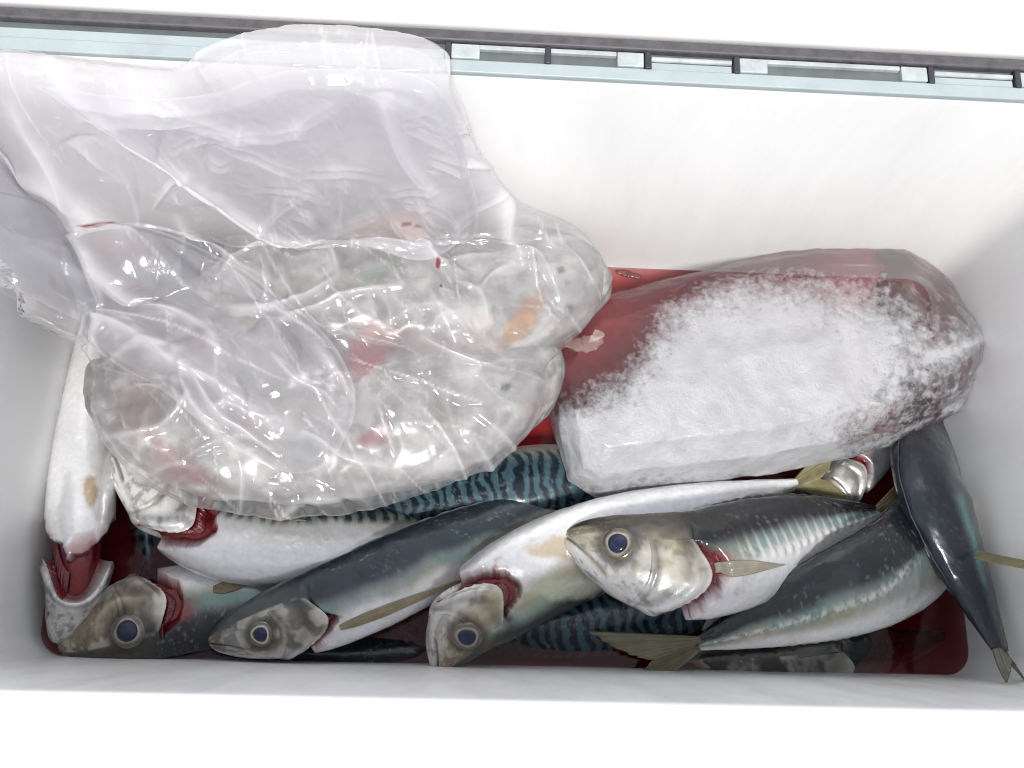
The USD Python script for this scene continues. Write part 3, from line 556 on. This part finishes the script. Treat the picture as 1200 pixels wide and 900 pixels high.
make_fish('horse_mackerel', 'dark backed fish with its red gill cut open, lying on top below the ice',
          [(662, 628, .040), (700, 641, .044), (735, 652, .047), (790, 662, .048), (870, 648, .040), (950, 622, .028), (1030, 600, .018)], 64, (0, -1), 2, eye=(725, 636), eye_r=24, ug=0.355, gash=0.055, gash_top=0.35, back_h=0.20, white_h=-0.12, seed=12, head_col=(0.40, 0.36, 0.27), pec_px=(826, 668), pec_len=0.22, pec_col=(0.36, 0.32, 0.25), ribs=0.5, scutes=True, peak=0.40, tail=(30, 30, 60, 0), head_white=-0.25, back=(0.015, 0.015, 0.017))
make_fish('horse_mackerel', 'grey fish lying tail first to the left, olive tail fin over the striped back',
          [(1108, 540, -.004), (1100, 580, .004), (1075, 640, .022), (1005, 686, .038), (920, 718, .036), (860, 740, .028), (818, 754, .022)], 56, (-0.5, -1), 12, ug=0.25, gash=0.0, back_h=0.05, white_h=-0.52, seed=13, scutes=True, pec=False, tail=(24, 62, 132, 4), tail_col=(0.16, 0.145, 0.08), peak=0.38, end=0.14, dorsal=True, back=(0.015, 0.019, 0.021))
def zl(x, y, t): return float(zwall(x, y)) + t
make_fish('horse_mackerel', 'slate dark fish leaning up the right wall, tail toward the near corner',
          [(1035, 300, -.014), (1052, 390, -.013), (1066, 460, -.020), (1080, 525, -.004), (1098, 590, zl(1098, 590, .034)), (1122, 650, zl(1125, 650, .034)), (1148, 710, zl(1150, 710, .024)), (1172, 762, zl(1178, 765, .018))], 50, (-1, 0.2), 22, ug=0.25, gash=0.0, back_h=0.02, white_h=-1.3, seed=14, scale_glint=0.05, pec=False, scutes=False, tail=(20, 22, 52, 5), stub=[(1145, 650), (1172, 656), (1215, 664)], tail_col=(0.12, 0.12, 0.09), peak=0.46, end=0.20, fat=0.6, back=(0.014, 0.018, 0.026), silver=(0.075, 0.085, 0.095), sheen=(0.05, 0.06, 0.07))

# ------------------------------------------------------------------ pale ice lumps and a flesh piece in the bag
CONT = []
def lump(label, axis, hh, seed, col=(0.36, 0.355, 0.35), red=0.5, roll=0, fat=0.62, spots=0.6, stain=None, name='cloudy_ice', cat='ice'):
    t = thing(name, label, cat)
    cap = lambda u: np.maximum(1 - np.abs(2 * np.clip(np.asarray(u), 0, 1) - 1) ** 3.4, 0.0004) ** 0.5
    sf = Loft(axis, hh, cap, cap, lambda u: fat * cap(u), (0, -1), roll, n=220, m=110, seed=seed, us=0.5 - 0.5 * np.cos(np.linspace(0, math.pi, 220)))
    sf.disp += (sf.q(30, 1) - 0.5) * 0.012 + (sf.q(120, 2) - 0.5) * 0.0010; sf.finish()
    n1, n2, n3 = sf.q(60, 3), sf.q(200, 4), sf.q(35, 5)
    C = np.broadcast_to(np.asarray(col), sf.P.shape) * (0.6 + 0.8 * n2)[..., None]
    C = mixc(C, np.asarray(col) * 0.5, sstep(0.46, 0.60, n1) * spots)
    C = mixc(C, (0.56, 0.56, 0.54), sstep(0.54, 0.66, sf.q(85, 9)) * 0.6 * (np.max(col) > 0.1))
    C = mixc(C, (0.30, 0.06, 0.065), sstep(0.64 - 0.1 * red, 0.74 - 0.06 * red, n3) * 0.6 * red)
    x, y = proj(sf.P)
    for (sx, sy, rx, ry, ang, c, k) in (stain or []):
        a = math.radians(ang); dx, dy = (x - sx) * math.cos(a) + (y - sy) * math.sin(a), -(x - sx) * math.sin(a) + (y - sy) * math.cos(a)
        C = mixc(C, c, sstep(1.25, 0.6, np.sqrt((dx / rx) ** 2 + (dy / ry) ** 2) + (n2 - 0.5) * (1.1 if rx > 10 else 0.3)) * k)
    obj('body', sf.mesh(), 'pale_ice' if cat == 'ice' else 'gill_flesh', t, col=sf.vcol(C)); CONT.append(sf.P.reshape(-1, 3)[::2])
    return sf
RED, OR, PU = (0.20, 0.012, 0.025), (0.42, 0.22, 0.09), (0.055, 0.008, 0.022)
DK = (0.03, 0.035, 0.03)
lump('blood stained pale ice lump in the bag, dark spot near its right end',
     [(650, 418, .038), (600, 448, .044), (540, 474, .046), (430, 498, .046), (300, 502, .044), (200, 480, .040), (122, 425, .032)], 82, 21,
     stain=[(440, 400, 60, 26, -50, RED, 0.8), (400, 440, 60, 20, -50, RED, 0.55), (440, 512, 24, 12, -20, RED, 0.8), (210, 545, 50, 18, 30, RED, 0.6), (165, 480, 34, 40, 10, (0.16, .07, .07), 0.7), (350, 470, 60, 30, 20, (0.26, .24, .22), 0.7), (593, 453, 7, 4, -15, DK, 1.0), (520, 490, 30, 20, -20, (0.30, .28, .25), 0.6), (535, 560, 60, 5, -28, (0.14, .13, .11), 0.7)])
lump('pale lump of ice in the bag against the back wall, with an orange streak',
     [(704, 312, .036), (650, 330, .044), (580, 348, .048), (460, 360, .050), (330, 350, .048), (200, 325, .044)], 82, 22, spots=0.5, red=0.25,
     stain=[(612, 378, 42, 13, -52, OR, 0.9), (436, 392, 30, 14, 0, (0.36, .10, .04), 0.7), (380, 400, 70, 34, 0, (0.20, .19, .22), 0.6), (440, 322, 25, 7, -25, (0.16, .32, .2), 0.6), (657, 316, 6, 5, 0, DK, 0.8), (668, 362, 5, 5, 0, DK, 0.9), (578, 362, 5, 6, 0, (0.2, .2, .2), 0.7), (548, 326, 7, 5, 0, (0.2, .2, .2), 0.6), (665, 332, 4, 4, 0, (0.15, .15, .15), 0.7), (320, 340, 90, 14, -8, (0.26, .24, .22), 0.7)])
lump('grey pink slush ice in the middle of the bag, between the two pale lumps',
     [(540, 415, .046), (450, 425, .050), (370, 425, .052), (280, 415, .050), (200, 395, .046), (118, 365, .038)], 66, 24, col=(0.26, 0.245, 0.245), red=0.6, spots=0.7, stain=[(435, 410, 60, 26, -50, RED, 0.85), (330, 400, 60, 26, 10, (0.18, .17, .2), 0.7), (300, 372, 30, 12, -10, (0.30, .2, .13), 0.6)])
lump('dark purple and slate flesh piece at the left end of the bag',
     [(94, 284, .056), (140, 294, .066), (185, 300, .068), (230, 294, .062), (266, 282, .054)], 30, 23, col=(0.035, 0.042, 0.06), red=0.2, spots=0.3, name='flesh_piece', cat='flesh',
     stain=[(145, 293, 50, 22, 5, PU, 0.95), (125, 285, 14, 10, 0, (0.2, .03, .04), 0.9)])

# ------------------------------------------------------------------ the ice block
def poly_pts(pts, z): p = np.array(pts, float); return at(p[:, 0], p[:, 1], np.full(len(p), z))
ice_mid = [(634, 432), (662, 392), (702, 352), (800, 330), (872, 308), (960, 291), (1062, 291), (1110, 334), (1160, 396), (1155, 428), (1120, 480), (1040, 518), (900, 553), (700, 578), (668, 560), (650, 492)]
ice_top = [(668, 432), (704, 382), (800, 350), (880, 326), (960, 312), (1048, 312), (1092, 346), (1140, 398), (1118, 432), (1046, 470), (900, 500), (712, 522), (680, 500)]
cx, cy = 890, 430
ice_bot = [(cx + (x - cx) * 0.93, cy + (y - cy) * 0.9) for x, y in ice_mid]
sp = trimesh.creation.icosphere(1, 0.0022).vertices
pts = np.vstack([poly_pts(ice_mid, 0.022), poly_pts([(cx + (x - cx) * 0.99, cy + (y - cy) * 0.985) for x, y in ice_mid], 0.008), poly_pts(ice_top, 0.047), poly_pts([((a_ * 0.55 + c_ * 0.45), (b_ * 0.55 + d_ * 0.45)) for (a_, b_), (c_, d_) in zip([(mx_, my_) for mx_, my_ in ice_mid], [min(ice_top, key=lambda t: (t[0] - mx_) ** 2 + (t[1] - my_) ** 2) for mx_, my_ in ice_mid])], 0.039), poly_pts([(760, 440), (900, 410), (1040, 385)], 0.052), poly_pts(ice_bot, -0.016)])
ice = Manifold.hull_points((pts[:, None] + sp[None]).reshape(-1, 3).astype(np.float32))
ice = ice.refine_to_length(0.0022)
im = ice.to_mesh(); iv, if_ = np.array(im.vert_properties[:, :3], float), np.array(im.tri_verts)
tm = trimesh.Trimesh(iv, if_, process=True); trimesh.smoothing.filter_taubin(tm, iterations=8)
nv = tm.vertex_normals; v0 = np.array(tm.vertices)
v = v0 + nv * ((fbm(v0 * 55, 4, 5) - 0.5) * 0.0042 + (fbm(v0 * 240, 3, 6) - 0.5) * 0.0010)[:, None]
px, py = proj(v); nz = fbm(v * 130, 4, 9) - 0.5; nb = fbm(v * 35, 3, 10) - 0.5
ax_ = ((px - 870) * math.cos(math.radians(-8)) + (py - 440) * math.sin(math.radians(-8))) / 225; ay_ = (-(px - 870) * math.sin(math.radians(-8)) + (py - 440) * math.cos(math.radians(-8))) / 118
rr_ = np.sqrt((ax_ * 0.92) ** 2 + (ay_ * 0.95) ** 2)
cloud = 1.30 - 1.02 * rr_ ** 2.0 + 0.30 * nb + 0.35 * nz
cloud += 0.45 * sstep(500, 545, py) * sstep(640, 680, px) * (1 - sstep(940, 1040, px))       # whitened near face
cloud += 0.25 * sstep(0.52, 0.70, fbm(v * 260, 3, 12)) * sstep(980, 1060, px)              # frost flecks in the clear end
cloud += 0.5 * sstep(640, 660, px) * np.exp(-((px - 670) / 60) ** 2) * sstep(470, 500, py)
for (xa, ya), (xb, yb) in (((900, 550), (1040, 516)), ((1040, 516), (1122, 476)), ((1122, 476), (1154, 428)), ((1158, 398), (1112, 338)), ((1160, 396), (1090, 420))):     # frosted edges of the block
    t_ = np.clip(((px - xa) * (xb - xa) + (py - ya) * (yb - ya)) / ((xb - xa) ** 2 + (yb - ya) ** 2), 0, 1)
    cloud += 0.45 * np.exp(-np.hypot(px - xa - t_ * (xb - xa), py - ya - t_ * (yb - ya)) / 9.0) * (0.5 + 1.2 * (nb + 0.5))
cloud -= 0.8 * np.exp(-(((px - 700) / 75) ** 2 + ((py - 400) / 62) ** 2))                  # clear left shoulder
ip = thing('ice_block', 'large clear block of ice with cloudy white heart, beside the plastic bag', 'ice')
obj('ice', trimesh.Trimesh(v, tm.faces, process=False), 'clear_ice', ip, extra={'cloud': cloud})
PILE.append(v[::2])

# ------------------------------------------------------------------ the plastic bag
GS = 3.0
gx, gy = np.arange(-160, 760, GS), np.arange(-30, 660, GS)
def hmap(clouds):
    H = np.full((len(gy), len(gx)), -1.0)
    P = np.vstack(clouds); x, y = proj(P); i = np.round((y - gy[0]) / GS).astype(int); j = np.round((x - gx[0]) / GS).astype(int)
    ok = (i >= 0) & (i < len(gy)) & (j >= 0) & (j < len(gx)); np.maximum.at(H, (i[ok], j[ok]), P[ok, 2])
    return grey_dilation(H, size=(3, 3))
GX, GY = np.meshgrid(gx, gy)
ZW = zwall(GX, GY)
h_pile = np.maximum(hmap(PILE), ZW); h_cont = hmap(CONT)
def soft(H, s): return gaussian_filter(H, s / GS)
base = np.maximum(soft(grey_dilation(h_pile, size=(3, 3)), 4), ZW) + 0.0035
zA = 0.062 + 0.114 * (290 - GY) / 235                         # taut from the ice lumps up to the far rim
zB = 0.045 + 0.125 * (112 - GX) / 215                         # and out over the left rim
hc_ = np.maximum(h_cont, base)
cont_s = hc_
for sg in (40, 26, 14): cont_s = np.maximum(soft(cont_s, sg), hc_)
def smax(a, b, k): h = np.clip(0.5 + 0.5 * (a - b) / k, 0, 1); return b * (1 - h) + a * h + k * h * (1 - h)
top_h = smax(smax(np.minimum(zA, 0.205), np.minimum(zB, 0.19), 0.010), cont_s, 0.006)
top_h = soft(np.maximum(top_h, ZW + 0.004), 6) + 0.002
base_s = np.maximum(base, soft(smax(np.minimum(zA, 0.205), np.minimum(zB, 0.19), 0.010) - 0.012 - 0.02 * sstep(200, 300, GY), 6))
base_s = np.minimum(base_s, top_h - 0.003)
def interp(H, x, y): return map_coordinates(H, [(y - gy[0]) / GS, (x - gx[0]) / GS], order=1, mode='nearest')

def crease(x, y, line, w, amp):
    line = np.asarray(line, float)
    L, _ = spline(line, 40)
    d = np.full(x.shape, 1e9); s = np.zeros(x.shape)
    for k in range(len(L) - 1):
        a, b = L[k], L[k + 1]; ab = b - a; t = np.clip(((x - a[0]) * ab[0] + (y - a[1]) * ab[1]) / (ab @ ab), 0, 1)
        dd = np.hypot(x - a[0] - t * ab[0], y - a[1] - t * ab[1]); m = dd < d; d[m] = dd[m]; s[m] = (k + t[m]) / (len(L) - 1)
    return amp * np.exp(-np.abs(d / w) ** 1.4) * np.sin(math.pi * np.clip(0.06 + 0.88 * s, 0, 1)) ** 0.6
CREASES = [([(60, 80), (160, 150), (250, 215), (330, 265), (420, 295), (512, 312)], 6, 5), ([(0, 300), (90, 345), (180, 400), (260, 450), (330, 500)], 9, 4),
    ([(228, 425), (230, 465), (255, 500), (300, 532), (330, 548)], 3.5, 4.5), ([(240, 440), (252, 478), (300, 512), (335, 535)], 3.5, 4.5), ([(328, 422), (355, 445), (385, 465)], 3, 3),
    ([(495, 402), (535, 426), (582, 440)], 3, 3.5), ([(446, 478), (454, 505), (462, 530)], 3, 3), ([(365, 512), (400, 526), (450, 540)], 3.5, 3.5), ([(614, 290), (618, 310), (622, 338)], 3, 3),
    ([(100, 278), (125, 308), (180, 348), (260, 402)], 4, 4), ([(540, 120), (560, 195), (588, 255), (606, 320)], 7, 5), ([(450, 90), (470, 150), (520, 220)], 8, 4), ([(100, 120), (190, 110), (300, 130), (390, 100)], 9, 3),
    ([(330, 385), (370, 370), (420, 350), (470, 345)], 3.5, 3.5), ([(280, 372), (320, 372), (350, 360), (400, 335)], 4, 3.5), ([(380, 285), (395, 310), (402, 330)], 3, 3), ([(150, 505), (200, 500), (235, 470)], 3, 3),
    ([(280, 520), (290, 550), (290, 575)], 3, 2.5), ([(330, 580), (370, 570), (420, 565)], 3.5, 3), ([(560, 350), (575, 330), (600, 320)], 3, 3), ([(480, 260), (500, 300), (540, 330)], 5, 3), ([(210, 240), (260, 300), (330, 340)], 5, 3), ([(20, 110), (70, 200), (110, 280)], 9, 4), ([(-60, 160), (60, 210), (160, 280)], 10, 4)]
rngc = np.random.default_rng(77)
for _ in range(130):
    x0, y0 = rngc.uniform(60, 640), rngc.uniform(110, 570); a = rngc.choice([math.radians(40), math.radians(-25), math.radians(65)]) + rngc.normal(0, 0.3); l = rngc.uniform(25, 110)
    c = [(x0, y0), (x0 + l * .5 * math.cos(a) + rngc.normal(0, 5), y0 + l * .5 * math.sin(a) + rngc.normal(0, 5)), (x0 + l * math.cos(a + 0.2), y0 + l * math.sin(a + 0.2))]
    CREASES.append((c, rngc.uniform(1.6, 4.0), rngc.uniform(0.8, 2.6) * rngc.choice([1, 1, -0.7])))
from scipy.interpolate import LinearNDInterpolator
def crumple(seed, spacing, ang, stretch):
    """Creased sheet: random points joined by flat triangles, stretched along a direction; values 0..1."""
    rg = np.random.default_rng(seed); a = math.radians(ang)
    n = int(1200 * 1200 / spacing ** 2); p = rg.uniform(-700, 900, (n, 2)); h = rg.random(n)
    f = LinearNDInterpolator(p, h)
    def g(x, y):
        wx, wy = x + 5 * (fbm(np.stack([x / 60, y / 60, 0 * x], -1), 2, seed) - 0.5), y + 5 * (fbm(np.stack([x / 60, y / 60, 0 * x + 5], -1), 2, seed) - 0.5)
        u, v = (wx * math.cos(a) + wy * math.sin(a)) / stretch, -wx * math.sin(a) + wy * math.cos(a)
        return np.nan_to_num(f(u, v), nan=0.5)
    return g
CR = [(crumple(1, 62, 36, 3.0), 0.0054), (crumple(2, 34, 52, 2.8), 0.0050), (crumple(3, 20, 25, 2.6), 0.0034), (crumple(4, 11, 58, 2.4), 0.0015)]
def wrinkles(x, y, seed, amp): return amp * sum(a * g(x, y) for g, a in CR)
def film(name, poly, zfun, wr_seed, amp, haze_fun, step=2.3, parent=None, creases=True, edge_dip=0.0, gap=0.0005):
    pg = Polygon(spline(np.vstack([poly, poly[:1]]), 420)[0]).buffer(0)
    ex = np.array(pg.exterior.segmentize(step).coords)[:-1]
    x0, y0, x1, y1 = pg.bounds; X, Y = np.meshgrid(np.arange(x0, x1, step), np.arange(y0, y1, step)); X = X + (np.arange(X.shape[0]) % 2)[:, None] * step / 2
    inn = pg.buffer(-step * 0.7); ok = shapely.contains_xy(inn, X.ravel(), Y.ravel()); P2 = np.vstack([ex, np.c_[X.ravel()[ok], Y.ravel()[ok]]])
    tri = Delaunay(P2).simplices; c = P2[tri].mean(1); tri = tri[shapely.contains_xy(pg, c[:, 0], c[:, 1])]
    x, y = P2[:, 0], P2[:, 1]
    dist = shapely.distance(pg.exterior, shapely.points(P2))
    z = zfun(x, y); wr = wrinkles(x, y, 71, 1.0) * amp + 0.0012 * (fbm(np.stack([x / 40, y / 40, 0 * x + wr_seed], -1), 2, wr_seed) - 0.5)
    wr = wr * lerp(1.0, 0.75, sstep(330, 210, y - 0.30 * np.maximum(0, 260 - x)))
    cr = np.zeros_like(x)
    if creases:
        for ln, w, a in CREASES:
            q_ = np.asarray(ln); k_ = np.nonzero((x > q_[:, 0].min() - 5 * w - 12) & (x < q_[:, 0].max() + 5 * w + 12) & (y > q_[:, 1].min() - 5 * w - 12) & (y < q_[:, 1].max() + 5 * w + 12))[0]
            if len(k_): cr[k_] += crease(x[k_], y[k_], ln, w, a * 0.0009)
    if edge_dip: z = np.maximum(z - edge_dip * np.exp(-dist / 9.0), interp(base, x, y) - 0.001)
    z = np.maximum(z, zwall(x, y) + 0.002)
    V = at(x, y, z); f = tri
    nn = np.cross(V[f[:, 1]] - V[f[:, 0]], V[f[:, 2]] - V[f[:, 0]]); f = np.where(nn[:, 2:] < 0, f[:, ::-1], f)
    nn = np.cross(V[f[:, 1]] - V[f[:, 0]], V[f[:, 2]] - V[f[:, 0]]); VN = np.zeros_like(V)
    for _ in range(3): np.add.at(VN, f[:, _], nn)
    e_ = np.vstack([f[:, [0, 1]], f[:, [1, 2]], f[:, [2, 0]]])
    for _ in range(8):
        VN /= np.maximum(np.linalg.norm(VN, axis=1, keepdims=True), 1e-12); A_ = VN.copy(); np.add.at(A_, e_[:, 0], VN[e_[:, 1]]); np.add.at(A_, e_[:, 1], VN[e_[:, 0]]); VN = A_
    VN /= np.maximum(np.linalg.norm(VN, axis=1, keepdims=True), 1e-12)
    V = V + VN * (gap + (wr + cr) * (0.3 + 0.7 * sstep(0, 10, dist)))[:, None]
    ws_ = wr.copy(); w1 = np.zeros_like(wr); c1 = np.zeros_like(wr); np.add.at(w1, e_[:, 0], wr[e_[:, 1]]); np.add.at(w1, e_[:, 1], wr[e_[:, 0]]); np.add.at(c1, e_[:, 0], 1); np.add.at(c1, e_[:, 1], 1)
    fold_glint = np.clip((wr - w1 / np.maximum(c1, 1)) / 0.00014 - 0.25, 0, 1) * sstep(2, 8, dist)      # bright crease reflections painted as pale haze along the sharp folds
    hz, col = haze_fun(x, y, dist, cr); hz = np.clip(hz + 0.30 * fold_glint, 0.02, 0.95)
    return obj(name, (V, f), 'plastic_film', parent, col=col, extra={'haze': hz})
bag = thing('plastic_bag', 'crumpled clear plastic bag holding pale ice lumps, draped over the back left rim', 'bag')
outline = np.array([(-140, 40), (-60, 62), (30, 72), (120, 84), (210, 82), (270, 60), (330, 46), (430, 46), (505, 64), (540, 105), (556, 170), (578, 222), (605, 246), (655, 268), (690, 300), (692, 352), (662, 392), (628, 432), (618, 472), (580, 525), (510, 562), (430, 586), (340, 592), (250, 580), (180, 548), (140, 505), (124, 455), (118, 418), (70, 384), (0, 347), (-70, 320), (-150, 300)], float)
def haze_top(x, y, d, wr):
    up = sstep(330, 150, y - 0.35 * np.maximum(0, 260 - x))
    n = fbm(np.stack([x / 60, y / 60, 0 * x], -1), 4, 51)
    hz = 0.14 + 0.38 * up + 0.10 * (n - 0.5) + 140 * np.clip(wr, 0, 0.003) + 0.15 * np.exp(-d / 3)  # crease term paints their bright reflections into the haze
    col = np.broadcast_to(np.array([0.90, 0.875, 0.90]), x.shape + (3,)).copy()
    pk = sstep(1.15, 0.5, np.hypot((x - 462) / 62, (y - 268) / 44) + (n - 0.5) * 0.8) * sstep(318, 300, y + (x - 512) * 0.0)
    col = mixc(col, (0.80, 0.58, 0.52), pk * 0.8); hz = hz + 0.28 * pk
    for sx, sy, rx, ry in ((477, 246, 7, 2.2), (490, 249, 5, 2.2), (515, 322, 4, 6), (518, 345, 2.5, 2.5), (120, 245, 22, 3.0), (140, 252, 12, 2)):
        k = sstep(1.2, 0.7, np.hypot((x - sx) / rx, (y - sy) / ry) + (n - 0.5) * 0.6); col = mixc(col, (0.25, 0.02, 0.04), k); hz = hz + 0.6 * k
    return np.clip(hz, 0.02, 0.95), col
def haze_plain(k):
    def f(x, y, d, wr):
        n = fbm(np.stack([x / 50, y / 50, 0 * x], -1), 4, 53)
        return np.clip(k * (0.7 + 0.6 * n) + 90 * np.clip(wr, 0, 0.003) + 0.2 * np.exp(-d / 2.5), 0.02, 0.9), np.broadcast_to(np.array([0.86, 0.86, 0.90]), x.shape + (3,))  # extra haze on creases stands in for their highlights
    return f
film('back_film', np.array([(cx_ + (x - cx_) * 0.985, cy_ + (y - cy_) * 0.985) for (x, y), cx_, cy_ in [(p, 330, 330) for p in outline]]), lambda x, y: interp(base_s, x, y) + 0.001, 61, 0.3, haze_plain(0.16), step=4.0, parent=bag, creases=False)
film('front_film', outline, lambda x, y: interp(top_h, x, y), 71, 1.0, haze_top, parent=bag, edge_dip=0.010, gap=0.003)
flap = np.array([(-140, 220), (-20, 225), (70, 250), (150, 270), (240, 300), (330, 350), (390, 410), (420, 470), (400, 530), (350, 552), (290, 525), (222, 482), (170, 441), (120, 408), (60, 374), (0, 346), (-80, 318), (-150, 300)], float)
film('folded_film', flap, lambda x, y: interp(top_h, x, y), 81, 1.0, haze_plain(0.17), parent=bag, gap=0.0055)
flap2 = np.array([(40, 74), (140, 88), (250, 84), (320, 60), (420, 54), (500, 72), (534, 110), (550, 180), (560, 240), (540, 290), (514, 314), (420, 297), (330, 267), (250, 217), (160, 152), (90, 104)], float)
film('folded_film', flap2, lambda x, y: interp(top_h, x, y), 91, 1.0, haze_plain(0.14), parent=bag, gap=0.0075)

# ------------------------------------------------------------------ small scraps in the water
def scrap(name, label, cat, pxs, z, thick, col, seed, mat_='pale_flesh'):
    L, _ = spline(pxs, 40); P = at(L[:, 0], L[:, 1], np.full(40, z)); T = np.gradient(P, axis=0); T /= np.linalg.norm(T, axis=1, keepdims=True); S_ = np.cross([0, 0, 1.0], T)
    w = thick * np.sin(math.pi * np.linspace(0.06, 0.94, 40)) ** 0.5 * (0.7 + 0.6 * noise(np.c_[np.arange(40) * .3, np.zeros(40), np.zeros(40)], seed))
    a = np.linspace(0, 2 * math.pi, 14, endpoint=False)
    G = P[:, None] + (w[:, None] * np.cos(a)[None])[..., None] * S_[:, None] + (0.35 * w[:, None] * np.sin(a)[None])[..., None] * np.array([0, 0, 1.0])
    F = grid_faces(40, 14, True)
    p = obj(name, (G.reshape(-1, 3), F[:, ::-1]), mat_, col=np.broadcast_to(np.asarray(col), (560, 3)))
    tag(stage.GetPrimAtPath(p), label, cat)
scrap('blood_clot', 'small dark blood clot floating by the back wall between bag and ice', 'blood clot', [(722, 318), (735, 321), (752, 325)], 0.0005, 0.0018, (0.10, 0.02, 0.02), 3, 'gill_flesh')
scrap('blood_clot', 'thin dark blood thread in the water just behind the ice block', 'blood clot', [(720, 350), (742, 344), (775, 340)], 0.0004, 0.0008, (0.10, 0.015, 0.02), 4, 'gill_flesh')
scrap('fish_scrap', 'pale pink scrap of flesh floating at the left end of the ice', 'scrap', [(662, 402), (680, 404), (706, 398)], 0.001, 0.004, (0.62, 0.45, 0.40), 5)
